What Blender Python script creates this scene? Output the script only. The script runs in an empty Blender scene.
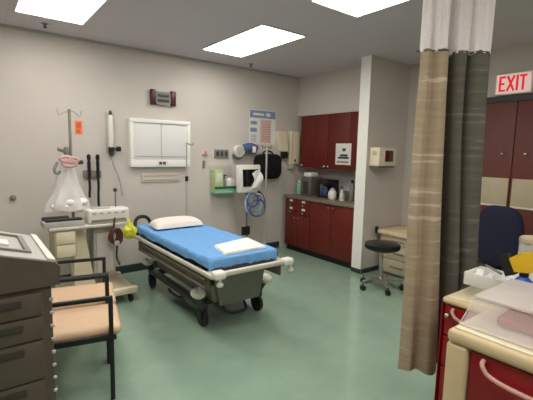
import bpy, bmesh, math, random
from mathutils import Vector, Matrix, Euler, noise
random.seed(4)
SC = bpy.context.scene
COL = SC.collection
PI = math.pi

# ------------------------------------------------------------------ materials
def lin(c):
    return tuple(((v/255)/12.92 if v/255 <= .04045 else ((v/255+.055)/1.055)**2.4) for v in c)

def mat(name, rgb, rough=.5, metal=0., var=.06, scale=14., bump=0., alpha=1., trans=0., emit=None, strength=0., stretch=None, spec=.5):
    m = bpy.data.materials.new(name); m.use_nodes = True
    n = m.node_tree.nodes; l = m.node_tree.links
    b = n['Principled BSDF']
    tc = n.new('ShaderNodeTexCoord'); mp = n.new('ShaderNodeMapping')
    l.new(tc.outputs['Object'], mp.inputs['Vector'])
    if stretch: mp.inputs['Scale'].default_value = stretch
    nz = n.new('ShaderNodeTexNoise'); nz.inputs['Scale'].default_value = scale; nz.inputs['Detail'].default_value = 4
    l.new(mp.outputs['Vector'], nz.inputs['Vector'])
    rp = n.new('ShaderNodeValToRGB')
    c = lin(rgb)
    rp.color_ramp.elements[0].position = .3; rp.color_ramp.elements[1].position = .7
    rp.color_ramp.elements[0].color = tuple(min(1, v*(1-var)) for v in c)+(1,)
    rp.color_ramp.elements[1].color = tuple(min(1, v*(1+var)) for v in c)+(1,)
    l.new(nz.outputs['Fac'], rp.inputs['Fac'])
    l.new(rp.outputs['Color'], b.inputs['Base Color'])
    b.inputs['Roughness'].default_value = rough; b.inputs['Metallic'].default_value = metal
    b.inputs['Specular IOR Level'].default_value = spec
    b.inputs['Alpha'].default_value = alpha
    b.inputs['Transmission Weight'].default_value = trans
    if emit:
        b.inputs['Emission Color'].default_value = lin(emit)+(1,); b.inputs['Emission Strength'].default_value = strength
    if bump:
        bp = n.new('ShaderNodeBump'); bp.inputs['Strength'].default_value = bump; bp.inputs['Distance'].default_value = .01
        l.new(nz.outputs['Fac'], bp.inputs['Height']); l.new(bp.outputs['Normal'], b.inputs['Normal'])
    return m

M = {}
M['wall'] = mat('wall_paint', (209, 201, 194), .8, var=.02, scale=3, bump=.02)
M['pwhite'] = mat('white_paint', (244, 242, 237), .6, var=.02)
M['base'] = mat('dark_base_vinyl', (46, 56, 54), .5)
M['cream'] = mat('cream_plastic', (234, 223, 196), .45, var=.04)
M['beige'] = mat('beige_plastic', (196, 182, 154), .5, var=.04)
M['rimbeige'] = mat('tan_moulded_rim', (212, 190, 150), .45, var=.04)
M['white'] = mat('white_plastic', (232, 229, 222), .4, var=.02)
M['offwhite'] = mat('off_white_metal', (208, 202, 188), .4, var=.03)
M['linen'] = mat('white_linen', (244, 241, 238), .85, var=.03, scale=30, bump=.15)
M['pillow'] = mat('pillow_cotton', (240, 230, 222), .85, var=.03, scale=30, bump=.15)
M['sheet'] = mat('blue_sheet', (112, 168, 226), .8, var=.06, scale=18, bump=.2)
M['navy'] = mat('navy_vinyl', (24, 28, 46), .45)
M['navyc'] = mat('navy_upholstery', (18, 20, 48), .8)
M['black'] = mat('black_rubber', (22, 22, 24), .5, var=.1)
M['blackv'] = mat('black_vinyl', (20, 19, 20), .32, var=.1)
M['chrome'] = mat('brushed_steel', (190, 190, 188), .25, metal=1.)
M['greym'] = mat('grey_metal', (132, 130, 122), .42, metal=.6)
M['shroud'] = mat('grey_taupe_plastic', (128, 124, 112), .45)
M['dgrey'] = mat('dark_grey_plastic', (62, 62, 62), .5)
M['mgrey'] = mat('mid_grey_plastic', (132, 130, 124), .5)
M['railtaupe'] = mat('dark_taupe_panel', (98, 92, 80), .5)
M['lgrey'] = mat('light_grey_plastic', (186, 182, 178), .4)
M['cherry'] = mat('cherry_laminate', (104, 30, 20), .42, var=.14, scale=6, stretch=(6, 6, .6))
M['door'] = mat('door_laminate', (108, 50, 42), .5, var=.08, scale=6, stretch=(6, 6, .6))
M['counter'] = mat('stone_grey_worktop', (122, 112, 98), .35, var=.16, scale=60)
M['taupe'] = mat('taupe_cart_plastic', (90, 80, 68), .5, var=.06)
M['taupedk'] = mat('dark_taupe_plastic', (58, 52, 44), .55, var=.06)
M['peach'] = mat('peach_vinyl', (222, 188, 156), .5, var=.04, scale=24, bump=.05)
M['red'] = mat('red_drawer_plastic', (142, 18, 24), .35, var=.06)
M['redpale'] = mat('pale_pink_plastic', (206, 160, 148), .35, var=.04)
M['yellow'] = mat('yellow_plastic', (232, 188, 36), .4, var=.05)
M['ygreen'] = mat('yellow_green_vinyl', (216, 214, 62), .5, var=.15, scale=25)
M['blue'] = mat('blue_plastic', (48, 92, 190), .35, var=.05)
M['slate'] = mat('slate_blue_fabric', (78, 94, 138), .7, var=.12)
M['paleblue'] = mat('pale_blue_tubing', (150, 176, 206), .4, var=.08)
M['mint'] = mat('mint_plastic', (148, 200, 166), .4, var=.05)
M['dgreen'] = mat('dark_green_plastic', (40, 96, 70), .5, var=.1)
M['pgreen'] = mat('pale_green_card', (192, 214, 150), .6, var=.08)
M['orange'] = mat('orange_card', (244, 132, 84), .6, var=.04)
M['orangedk'] = mat('burnt_orange_print', (214, 96, 50), .6, var=.04)
M['maroon'] = mat('maroon_wood', (72, 22, 20), .4, var=.15)
M['wine'] = mat('red_brown_cable', (92, 48, 42), .5, var=.1)
M['pink'] = mat('pink_tubing', (206, 164, 160), .5, var=.1)
M['tan'] = mat('tan_wood_top', (222, 200, 164), .5, var=.08, scale=8, stretch=(6, 1, 1))
M['amber'] = mat('smoked_red_window', (92, 30, 18), .25, var=.1)
M['screen'] = mat('black_screen', (14, 15, 18), .15)
M['paper'] = mat('white_paper', (230, 228, 222), .7, var=.02)
M['paperlow'] = mat('faded_grey_print', (152, 150, 146), .7, var=.1, scale=120)
M['pblue'] = mat('blue_print', (134, 150, 182), .7, var=.3, scale=60)
M['ppink'] = mat('pink_print', (224, 182, 172), .7, var=.15, scale=60)
M['ptext'] = mat('dark_print', (66, 66, 70), .7, var=.2, scale=90)
M['pane'] = mat('frosted_pane', (228, 227, 226), .6, var=.015, scale=4)
M['exitface'] = mat('exit_face', (236, 214, 206), .4, emit=(255, 214, 205), strength=.28)
M['exitred'] = mat('exit_red', (214, 22, 48), .4, emit=(230, 20, 50), strength=.35)
M['glow'] = mat('lamp_diffuser', (250, 250, 246), .5, emit=(255, 251, 242), strength=7.5)
M['bagfilm'] = mat('cloudy_film', (242, 238, 236), .3, alpha=.7, var=.05)
M['clear'] = mat('clear_bin_plastic', (238, 226, 220), .2, alpha=.2, var=.03)
M['clearlid'] = mat('cloudy_lid_plastic', (236, 228, 222), .25, alpha=.5, var=.03)
M['mesh'] = mat('white_net', (246, 238, 238), .8, alpha=.88, var=.05, scale=90)

def floor_mat():
    m = mat('green_sheet_vinyl', (143, 168, 150), .12, var=.05, scale=5)
    return m
def curtain_mat(name, rgb, hi):
    m = bpy.data.materials.new(name); m.use_nodes = True
    n = m.node_tree.nodes; l = m.node_tree.links; b = n['Principled BSDF']
    tc = n.new('ShaderNodeTexCoord'); mp = n.new('ShaderNodeMapping'); mp.inputs['Scale'].default_value = (1.1, 1.1, 15)
    l.new(tc.outputs['Object'], mp.inputs['Vector'])
    nz = n.new('ShaderNodeTexNoise'); nz.inputs['Scale'].default_value = 2.6; nz.inputs['Detail'].default_value = 5
    l.new(mp.outputs['Vector'], nz.inputs['Vector'])
    r = n.new('ShaderNodeValToRGB')
    e = r.color_ramp.elements; c = lin(rgb); h = lin(hi)
    e[0].position = .34; e[0].color = tuple(v*.86 for v in c)+(1,)
    e[1].position = .6; e[1].color = c+(1,)
    x = e.new(.66); x.color = h+(1,)
    l.new(nz.outputs['Fac'], r.inputs['Fac']); l.new(r.outputs['Color'], b.inputs['Base Color'])
    b.inputs['Roughness'].default_value = .9; b.inputs['Specular IOR Level'].default_value = .15
    return m
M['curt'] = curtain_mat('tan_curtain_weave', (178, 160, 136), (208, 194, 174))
M['curtshade'] = curtain_mat('shaded_curtain_weave', (104, 101, 94), (126, 122, 114))  # darker, greyer copy of the curtain weave: shade of the rear folds as colour
M['floor'] = floor_mat()

def ceiling_mat():
    m = bpy.data.materials.new('ceiling_tile'); m.use_nodes = True
    n = m.node_tree.nodes; l = m.node_tree.links; b = n['Principled BSDF']
    tc = n.new('ShaderNodeTexCoord'); mp = n.new('ShaderNodeMapping')
    mp.inputs['Location'].default_value = (-.365, -3.04, 0)
    l.new(tc.outputs['Object'], mp.inputs['Vector'])
    br = n.new('ShaderNodeTexBrick'); br.offset = 0; br.inputs['Scale'].default_value = 1
    br.inputs['Brick Width'].default_value = .627; br.inputs['Row Height'].default_value = 1.22
    br.inputs['Mortar Size'].default_value = .006; br.inputs['Mortar Smooth'].default_value = .3
    a = lin((214, 205, 210)); br.inputs['Color1'].default_value = a+(1,); br.inputs['Color2'].default_value = a+(1,)
    br.inputs['Mortar'].default_value = lin((203, 195, 199))+(1,)
    l.new(mp.outputs['Vector'], br.inputs['Vector']); l.new(br.outputs['Color'], b.inputs['Base Color'])
    nz = n.new('ShaderNodeTexNoise'); nz.inputs['Scale'].default_value = 90
    bp = n.new('ShaderNodeBump'); bp.inputs['Strength'].default_value = .1; l.new(nz.outputs['Fac'], bp.inputs['Height'])
    l.new(bp.outputs['Normal'], b.inputs['Normal']); b.inputs['Roughness'].default_value = .9
    return m
M['ceil'] = ceiling_mat()

# ------------------------------------------------------------------ geometry
def rootloc(p):
    while p.parent: p = p.parent
    return p.location.copy()

class MB:
    def __init__(s): s.bm = bmesh.new(); s.mi = 0
    def m(s, i): s.mi = i; return s
    def _mark(s, faces):
        for f in faces: f.material_index = s.mi
    def _merge(s, t, mx=None):
        if mx is not None: bmesh.ops.transform(t, matrix=mx, verts=t.verts)
        vm = {v: s.bm.verts.new(v.co) for v in t.verts}
        for f in t.faces:
            try:
                g = s.bm.faces.new([vm[v] for v in f.verts]); g.material_index = s.mi
            except ValueError: pass
        t.free()
    def box(s, x0, x1, y0, y1, z0, z1, bev=0., seg=2, rot=None, taper=None):
        t = bmesh.new(); bmesh.ops.create_cube(t, size=1)
        c = Vector(((x0+x1)/2, (y0+y1)/2, (z0+z1)/2)); d = Vector((abs(x1-x0), abs(y1-y0), abs(z1-z0)))
        for v in t.verts:
            k = taper if (taper and v.co.z < 0) else (1, 1)
            v.co = Vector((v.co.x*d.x*k[0], v.co.y*d.y*k[1], v.co.z*d.z))
        if bev: bmesh.ops.bevel(t, geom=list(t.edges), offset=min(bev, min(d)*.49), segments=seg, profile=.5, affect='EDGES')
        mx = Matrix.Translation(c)
        if rot: mx = mx @ Euler(rot).to_matrix().to_4x4()
        s._merge(t, mx); return s
    def cyl(s, p0, p1, r0, r1=None, seg=14):
        r1 = r0 if r1 is None else r1
        p0 = Vector(p0); p1 = Vector(p1); d = p1-p0
        t = bmesh.new(); bmesh.ops.create_cone(t, cap_ends=True, segments=seg, radius1=r0, radius2=r1, depth=d.length)
        q = Vector((0, 0, 1)).rotation_difference(d.normalized()).to_matrix().to_4x4()
        s._merge(t, Matrix.Translation((p0+p1)/2) @ q); return s
    def sph(s, c, r, seg=16):
        r = (r, r, r) if not hasattr(r, '__len__') else r
        t = bmesh.new(); bmesh.ops.create_uvsphere(t, u_segments=seg, v_segments=max(6, seg*2//3), radius=1)
        s._merge(t, Matrix.Translation(Vector(c)) @ Matrix.Diagonal((r[0], r[1], r[2], 1))); return s
    def tube(s, pts, r, seg=8, smooth=0, closed=False):
        P = [Vector(p) for p in pts]
        for _ in range(smooth):
            Q = []
            n = len(P)
            rng = range(n if closed else n-1)
            if not closed: Q.append(P[0])
            for i in rng:
                a, b = P[i], P[(i+1) % n]
                Q += [a*.75+b*.25, a*.25+b*.75]
            if not closed: Q.append(P[-1])
            P = Q
        n = len(P); rings = []; prev = None
        for i in range(n):
            if closed: d = P[(i+1) % n]-P[i-1]
            else: d = P[min(i+1, n-1)]-P[max(i-1, 0)]
            d.normalize()
            if prev is None:
                u = d.cross(Vector((0, 0, 1)))
                if u.length < .05: u = d.cross(Vector((1, 0, 0)))
            else: u = prev-d*prev.dot(d)
            u.normalize(); prev = u; w = d.cross(u)
            rings.append([s.bm.verts.new(P[i]+(u*math.cos(2*PI*k/seg)+w*math.sin(2*PI*k/seg))*r) for k in range(seg)])
        fs = []
        for i in range(n if closed else n-1):
            a, b = rings[i], rings[(i+1) % n]
            for k in range(seg): fs.append(s.bm.faces.new((a[k], a[(k+1) % seg], b[(k+1) % seg], b[k])))
        if not closed: fs += [s.bm.faces.new(rings[0][::-1]), s.bm.faces.new(rings[-1])]
        s._mark(fs); return s
    def lathe(s, prof, c=(0, 0, 0), seg=24):
        c = Vector(c); R = []
        for r, z in prof:
            R.append([s.bm.verts.new(c+Vector((r*math.cos(2*PI*k/seg), r*math.sin(2*PI*k/seg), z))) for k in range(seg)] if r > 1e-5 else [s.bm.verts.new(c+Vector((0, 0, z)))])
        fs = []
        for a, b in zip(R, R[1:]):
            for k in range(seg):
                j = (k+1) % seg
                if len(a) == 1 and len(b) == 1: continue
                if len(a) == 1: fs.append(s.bm.faces.new((a[0], b[j], b[k])))
                elif len(b) == 1: fs.append(s.bm.faces.new((a[k], a[j], b[0])))
                else: fs.append(s.bm.faces.new((a[k], a[j], b[j], b[k])))
        if len(R[0]) > 1: fs.append(s.bm.faces.new(R[0][::-1]))
        if len(R[-1]) > 1: fs.append(s.bm.faces.new(R[-1]))
        s._mark(fs); return s
    def prism(s, pts, vec):
        vec = Vector(vec); a = [s.bm.verts.new(Vector(p)) for p in pts]; b = [s.bm.verts.new(Vector(p)+vec) for p in pts]
        fs = [s.bm.faces.new(a[::-1]), s.bm.faces.new(b)]
        n = len(a)
        for i in range(n): fs.append(s.bm.faces.new((a[i], a[(i+1) % n], b[(i+1) % n], b[i])))
        s._mark(fs); return s
    def grid(s, fn, nu, nv, thick=0.):
        V = [[s.bm.verts.new(fn(i/nu, j/nv)) for j in range(nv+1)] for i in range(nu+1)]
        fs = []
        for i in range(nu):
            for j in range(nv): fs.append(s.bm.faces.new((V[i][j], V[i+1][j], V[i+1][j+1], V[i][j+1])))
        s._mark(fs)
        if thick:
            bmesh.ops.recalc_face_normals(s.bm, faces=fs)
            mi = s.mi
            r = bmesh.ops.solidify(s.bm, geom=fs, thickness=thick)
            for f in s.bm.faces:
                pass
        return s
    def ring(s, c, R, r, axis='z', n=28, seg=8, sq=1.):
        pts = []
        for k in range(n):
            a, b = R*math.cos(2*PI*k/n), R*sq*math.sin(2*PI*k/n)
            pts.append(Vector(c)+{'z': Vector((a, b, 0)), 'y': Vector((a, 0, b)), 'x': Vector((0, a, b))}[axis])
        return s.tube(pts, r, seg, closed=True)
    def build(s, name, mats, parent=None, loc=None, smooth=True, ang=38):
        bm = s.bm
        bmesh.ops.recalc_face_normals(bm, faces=bm.faces)
        org = rootloc(parent) if parent else (Vector(loc) if loc else None)
        if org is not None:
            for v in bm.verts: v.co -= org
        for f in bm.faces: f.smooth = smooth
        for e in bm.edges:
            if len(e.link_faces) == 2 and e.calc_face_angle(0) > math.radians(ang): e.smooth = False
        me = bpy.data.meshes.new(name); bm.to_mesh(me); bm.free()
        for k in (mats if isinstance(mats, (list, tuple)) else [mats]): me.materials.append(M[k])
        o = bpy.data.objects.new(name, me); COL.objects.link(o)
        if parent: o.parent = parent
        elif loc: o.location = loc
        return o

def tag(o, label, cat, group=None):
    o['label'] = label; o['category'] = cat
    if group: o['group'] = group
    return o
def thing(name, loc, label, cat, group=None):
    o = bpy.data.objects.new(name, None); COL.objects.link(o); o.location = loc; o.empty_display_size = .1
    return tag(o, label, cat, group)
def struct(o): o['kind'] = 'structure'; return o
def part(p, label): p['label'] = label; return p
def dup(o, parent=None):
    c = o.copy(); COL.objects.link(c)
    if parent: c.parent = parent
    for ch in [x for x in o.children]: dup(ch, c)
    return c

# ------------------------------------------------------------------ camera
SC.render.resolution_x, SC.render.resolution_y = 533, 400
cam = bpy.data.objects.new('camera', bpy.data.cameras.new('camera')); COL.objects.link(cam)
cam.data.sensor_width = 36; cam.data.lens = 388/533*36; cam.data.clip_start = .02
CH = 1.54
right = Vector((.7936, -.6080, .0216)); fwd = Vector((.6066, .7855, -.1220))
fwd.normalize(); right = (right-fwd*right.dot(fwd)).normalized(); up = right.cross(fwd)
cam.matrix_world = Matrix(((right.x, up.x, -fwd.x, 0), (right.y, up.y, -fwd.y, 0), (right.z, up.z, -fwd.z, CH), (0, 0, 0, 1)))
SC.camera = cam

# ------------------------------------------------------------------ room
XL, XR, YF, YB, ZC = -.9, 4.8, -2.4, 4.8, 2.74
struct(MB().box(XL-.1, XR+.1, YF-.1, YB+.1, -.1, 0).build('floor', 'floor'))
struct(MB().box(XL-.1, XR+.1, YF-.1, YB+.1, ZC, ZC+.1).build('ceiling', 'ceil'))
struct(MB().box(XL-.1, XR+.1, YB, YB+.1, 0, ZC).build('wall_back', 'wall'))
struct(MB().box(XL-.1, XL, YF, YB, 0, ZC).build('wall_left', 'wall'))
struct(MB().box(XL-.1, XR+.1, YF-.1, YF, 0, ZC).build('wall_front', 'wall'))
struct(MB().box(XR, XR+.1, YF, YB, 0, ZC).build('wall_right', 'wall'))
struct(MB().box(3.97, XR, 3.11, 3.26, 0, ZC).build('wall_partition', 'wall'))
struct(MB().box(4.6, XR, 3.26, YB, 0, ZC).build('wall_alcove', 'wall'))
struct(MB().box(4.32, 4.6, 3.26, YB, 2.13, ZC).build('wall_soffit', 'wall'))
struct(MB().box(XL, 3.98, YB-.012, YB, 0, .1, .004).build('baseboard_back', 'base'))
struct(MB().box(3.958, 3.97, 3.11, 3.26, 0, .06, .004).box(3.97, XR, 3.098, 3.11, 0, .06, .004).build('baseboard_partition', 'base'))
struct(MB().box(3.962, 3.97, 3.108, 3.262, .06, ZC).build('trim_3', 'pwhite'))
struct(MB().box(XL, 4.32, YB-.022, YB, ZC-.022, ZC).build('trim_1', 'lgrey'))

def ceiling_light(x, y, label):
    t = thing('ceiling_light', (x, y, ZC), label, 'ceiling light', 'recessed ceiling light panels')
    hx, hy = .292, .605
    f = MB()
    for a in ((-hx, hx, -hy, -hy+.018), (-hx, hx, hy-.018, hy), (-hx, -hx+.018, -hy+.018, hy-.018), (hx-.018, hx, -hy+.018, hy-.018)):
        f.box(x+a[0], x+a[1], y+a[2], y+a[3], ZC-.012, ZC, .002)
    f.build('frame', 'white', t)
    MB().box(x-hx+.018, x+hx-.018, y-hy+.018, y+hy-.018, ZC-.006, ZC-.001).build('diffuser', 'glow', t)
ceiling_light(.69, 3.645, 'bright recessed ceiling panel nearest the back wall, on the left above the drip pole')
ceiling_light(2.56, 3.67, 'bright recessed ceiling panel seen whole, above the stretcher and the wall light box')
ceiling_light(2.5, 1.77, 'bright recessed ceiling panel cut by the top edge, beside the curtain mesh')
ceiling_light(.67, 1.77, 'recessed ceiling panel above the peach chairs, out of the picture')
ceiling_light(.67, -.1, 'recessed ceiling panel above and behind the viewer on the left')
ceiling_light(2.5, -.6, 'recessed ceiling panel above the red drawer carts, out of the picture')
for x, y, lb in ((.68, 4.48, 'small grey ceiling sprinkler head by the left light panel'), (3.17, 4.52, 'small grey ceiling sprinkler head beside the middle light panel')):
    t = thing('sprinkler_head', (x, y, ZC), lb, 'sprinkler', 'ceiling sprinklers')
    MB().lathe([(.034, 0), (.034, -.004), (.014, -.008), (.012, -.03), (.004, -.034)], (x, y, ZC), 16).build('body', 'mgrey', t)
    MB().lathe([(.02, -.036), (.02, -.04), (.004, -.042)], (x, y, ZC), 16).build('deflector', 'dgrey', t)

# ------------------------------------------------------------------ exit wall: doors and sign
def door(name, y0, y1, ky, strips):
    d = struct(MB().box(XR-.03, XR-.002, y0, y1, .01, 2.15, .004).build(name, 'door', loc=(XR, (y0+y1)/2, 0)))
    part(MB().box(XR-.036, XR-.03, strips[0], strips[1], .99, 1.31, .003).build('protection_plate', 'beige', d), 'beige protection plate')
    MB().box(XR-.04, XR-.036, strips[0], strips[1], .985, 1.005, .002).build('plate_edge', 'white', d)
    k = MB(); k.cyl((XR-.03, ky, 1.58), (XR-.055, ky, 1.58), .008); k.sph((XR-.06, ky, 1.58), (.012, .018, .018)); k.build('door_knob', 'chrome', d)
    return d
door('door_1', 1.762, 2.4, 1.86, (1.775, 2.36))
door('door_2', .9, 1.752, 1.63, (.94, 1.737))
struct(MB().box(XR-.045, XR, .84, 2.46, 2.15, 2.215, .004).box(XR-.045, XR, 2.4, 2.46, 0, 2.15, .004).box(XR-.045, XR, .84, .9, 0, 2.15, .004).build('trim_2', 'dgrey'))
t = thing('exit_sign', (XR, 1.82, 2.22), 'lit red and white EXIT sign above the dark red doors', 'sign')
MB().box(XR-.05, XR, 1.63, 2.0, 2.225, 2.46, .012).build('housing', 'white', t)
MB().box(XR-.056, XR-.05, 1.645, 1.985, 2.24, 2.445, .004).build('face_panel', 'exitface', t)
L = MB(); xf = XR-.061; z0, z1 = 2.262, 2.425; w = .021
def bar(a, b, th=.0105):     # a letter stroke on the face (y runs to the left as seen)
    (ya, za), (yb, zb) = a, b
    dy, dz = yb-ya, zb-za; n = math.hypot(dy, dz); py, pz = -dz/n*th, dy/n*th
    L.prism([(xf, ya+py, za+pz), (xf, yb+py, zb+pz), (xf, yb-py, zb-pz), (xf, ya-py, za-pz)], (.006, 0, 0))
e0 = 1.945
bar((e0, z0), (e0, z1)); bar((e0+.01, z1-.0105), (e0-.055, z1-.0105)); bar((e0+.01, z0+.0105), (e0-.055, z0+.0105)); bar((e0, (z0+z1)/2), (e0-.045, (z0+z1)/2))
bar((1.872, z1), (1.805, z0)); bar((1.805, z1), (1.872, z0))
bar((1.775, z0), (1.775, z1))
bar((1.718, z0), (1.718, z1)); bar((1.752, z1-.0105), (1.684, z1-.0105))
L.build('lettering', 'exitred', t, smooth=False)

# ------------------------------------------------------------------ back wall, left part
YW = YB
o = MB().cyl((.36, YW, 1.01), (.36, YW-.02, 1.01), .03).sph((.36, YW-.025, 1.01), (.018, .015, .018)).build('wall_bumper', 'mgrey', loc=(.36, YW, 1.01))
tag(o, 'small round grey bumper knob alone on the bare left wall', 'wall fitting')
o = MB().m(0).box(.98, 1.055, YW-.004, YW, 1.695, 1.845).m(1).box(.995, 1.04, YW-.006, YW-.004, 1.76, 1.825).box(.995, 1.03, YW-.006, YW-.004, 1.71, 1.745).build('wall_notice', ['orange', 'orangedk'], loc=(1.015, YW, 1.7))
tag(o, 'small orange notice card on the wall right of the drip pole', 'notice')
# flow gauge
t = thing('flow_gauge', (1.35, YW, 1.46), 'white tube gauge with black knobs fixed to the wall left of the light box', 'gauge')
MB().box(1.305, 1.395, YW-.02, YW, 1.5, 1.96, .008).build('back_plate', 'lgrey', t)
MB().lathe([(.026, 0), (.03, .02), (.03, .34), (.022, .37)], (1.35, YW-.055, 1.56), 16).build('gauge_tube', 'white', t)
MB().lathe([(.016, 0), (.018, .03), (.01, .05)], (1.35, YW-.055, 1.93), 12).build('top_cap', 'dgrey', t)
MB().cyl((1.35, YW-.06, 1.56), (1.35, YW-.06, 1.505), .034).build('lower_collar', 'black', t)
k = MB().cyl((1.36, YW-.06, 1.535), (1.41, YW-.06, 1.54), .01).cyl((1.41, YW-.06, 1.54), (1.455, YW-.06, 1.542), .03).build('side_knob', 'black', t)
MB().cyl((1.35, YW-.06, 1.505), (1.35, YW-.06, 1.46), .03, .022).build('outlet', 'dgrey', t)
MB().tube([(1.35, YW-.06, 1.46), (1.37, YW-.05, 1.36), (1.42, YW-.03, 1.25), (1.46, YW-.03, 1.12), (1.47, YW-.03, .98)], .009, 8, 2).build('hose', 'lgrey', t)
# diagnostic handles
t = thing('diagnostic_wall_set', (1.15, YW, .8), 'pair of black diagnostic handles hanging on the wall above the white machine', 'medical instrument')
MB().box(1.04, 1.24, YW-.035, YW, 1.2, 1.29, .012).build('wall_bracket', 'mgrey', t)
for x, zb in ((1.1, .98), (1.195, .84)):
    h = MB(); h.lathe([(.012, 1.20), (.017, 1.22), (.019, 1.38), (.014, 1.40), (.022, 1.43), (.022, 1.46), (.008, 1.475)], (x, YW-.055, 0), 14)
    h.build('instrument_handle', 'black', t)
    MB().tube([(x, YW-.055, 1.2), (x+.004, YW-.05, 1.1), (x-.004, YW-.05, 1.0), (x, YW-.05, zb)], .014, 8, 2).build('coiled_cord', 'black', t)
    MB().cyl((x, YW-.036, 1.28), (x, YW-.055, 1.28), .012).build('cradle', 'dgrey', t)
# clock plaque
t = thing('wall_plaque', (2.005, YW, 2.1), 'grey wall display with dark red wooden ends above the light box', 'wall display')
for a, b in ((1.84, 1.905), (2.105, 2.17)):
    MB().box(a, b, YW-.05, YW, 2.1, 2.285, .008).build('end_block', 'maroon', t)
p = [(x, z) for x, z in ((1.905, 2.265), (2.105, 2.265), (2.105, 2.12), (2.07, 2.1), (2.005, 2.092), (1.94, 2.1), (1.905, 2.12))]
MB().prism([(x, YW-.035, z) for x, z in p], (0, .035, 0)).build('centre_panel', 'mgrey', t)
for za in (2.2, 2.14):
    MB().box(1.93, 2.08, YW-.04, YW-.034, za, za+.035, .002).build('display_line', 'dgrey', t)
# double light box
t = thing('light_box', (1.965, YW, 1.32), 'white framed double light box switched off on the wall above the stretcher', 'light box')
x0, x1, z0, z1 = 1.57, 2.36, 1.325, 1.915
f = MB()
f.box(x0, x1, YW-.07, YW, z1-.045, z1, .006).box(x0, x0+.04, YW-.07, YW, z0+.095, z1-.045, .003).box(x1-.04, x1, YW-.07, YW, z0+.095, z1-.045, .003).box(x0, x1, YW-.07, YW, z0, z0+.095, .006)
f.build('frame', 'pwhite', t)
for a, b in ((x0+.04, 1.962), (1.968, x1-.04)):
    MB().box(a, b, YW-.052, YW-.005, z0+.1, z1-.045, .002).build('pane', 'pane', t)
MB().box(x0+.06, x1-.06, YW-.06, YW-.05, z0+.125, z0+.14, .002).build('film_ledge', 'lgrey', t)
MB().m(0).box(1.9, 2.04, YW-.074, YW-.07, z0+.022, z0+.078, .001).m(1).box(1.925, 1.962, YW-.076, YW-.074, z0+.032, z0+.066).box(1.975, 2.012, YW-.076, YW-.074, z0+.032, z0+.066).build('switch_label', ['white', 'ptext'], t, smooth=False)
t = thing('wall_plate', (1.975, YW, 1.13), 'long pale wall plate fixed just below the light box', 'wall plate')
MB().box(1.715, 2.235, YW-.016, YW, 1.13, 1.25, .006).build('plate', 'wall', t)
MB().box(1.75, 2.2, YW-.022, YW-.015, 1.205, 1.222, .003).box(1.75, 2.2, YW-.022, YW-.015, 1.155, 1.172, .003).build('ridge', 'beige', t)

# ------------------------------------------------------------------ back wall, equipment corner
o = MB().box(2.57, 2.65, YW-.03, YW, 1.475, 1.5, .004).box(2.595, 2.625, YW-.05, YW, 1.5, 1.54, .006).build('wall_hook', 'redpale', loc=(2.61, YW, 1.47))
tag(o, 'small pinkish red hook on the wall right of the stretcher pole', 'hook')
o = MB().box(2.575, 2.605, YW-.03, YW, 1.3, 1.41, .008).build('wall_switch', 'mgrey', loc=(2.59, YW, 1.3)); tag(o, 'narrow grey switch on the wall below the pinkish hook', 'switch')
t = thing('wall_outlet_panel', (2.87, YW, 1.45), 'grey brown outlet panel on the wall above the mint glove rack', 'outlet')
MB().box(2.76, 2.985, YW-.025, YW, 1.45, 1.565, .006).build('plate', 'mgrey', t)
for x in (2.8, 2.87, 2.94): MB().box(x-.02, x+.02, YW-.03, YW-.024, 1.475, 1.54, .003).build('socket', 'dgrey', t)
t = thing('glove_rack', (2.87, YW, .95), 'mint green wall rack with a dark green rim below the outlet panel', 'rack')
MB().box(2.69, 3.05, YW-.16, YW-.005, .955, .985, .004).box(2.69, 3.05, YW-.16, YW-.15, .985, 1.02, .004).build('tray', 'mint', t)
MB().box(2.685, 3.055, YW-.168, YW-.15, 1.02, 1.055, .005).build('rim', 'dgreen', t)
MB().box(2.69, 3.05, YW-.012, YW, .985, 1.34, .004).build('back_plate', 'lgrey', t)
o = MB().m(0).box(2.70, 2.83, YW-.14, YW-.02, .987, 1.28, .004).m(1).box(2.72, 2.81, YW-.143, YW-.139, 1.12, 1.24, .002).build('glove_box', ['pgreen', 'paper'], loc=(2.765, YW-.08, .987)); tag(o, 'pale green box standing at the left in the mint wall rack', 'box', None)
o = MB().m(0).box(2.9, 3.04, YW-.14, YW-.02, .987, 1.14, .006).m(1).sph((2.97, YW-.08, 1.14), (.045, .035, .03)).build('glove_box', ['white', 'linen'], loc=(2.97, YW-.08, .987)); tag(o, 'open white glove box at the right in the mint wall rack', 'box', None)
t = thing('pump_bottle', (2.865, YW-.1, .987), 'small grey pump bottle between the two boxes in the mint rack', 'bottle')
MB().lathe([(.026, .987), (.028, 1.0), (.028, 1.12), (.012, 1.15)], (2.865, YW-.1, 0), 14).build('body', 'mgrey', t)
MB().cyl((2.865, YW-.1, 1.15), (2.865, YW-.1, 1.21), .009).box(2.85, 2.88, YW-.15, YW-.09, 1.2, 1.215, .004).build('pump', 'dgrey', t)
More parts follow.
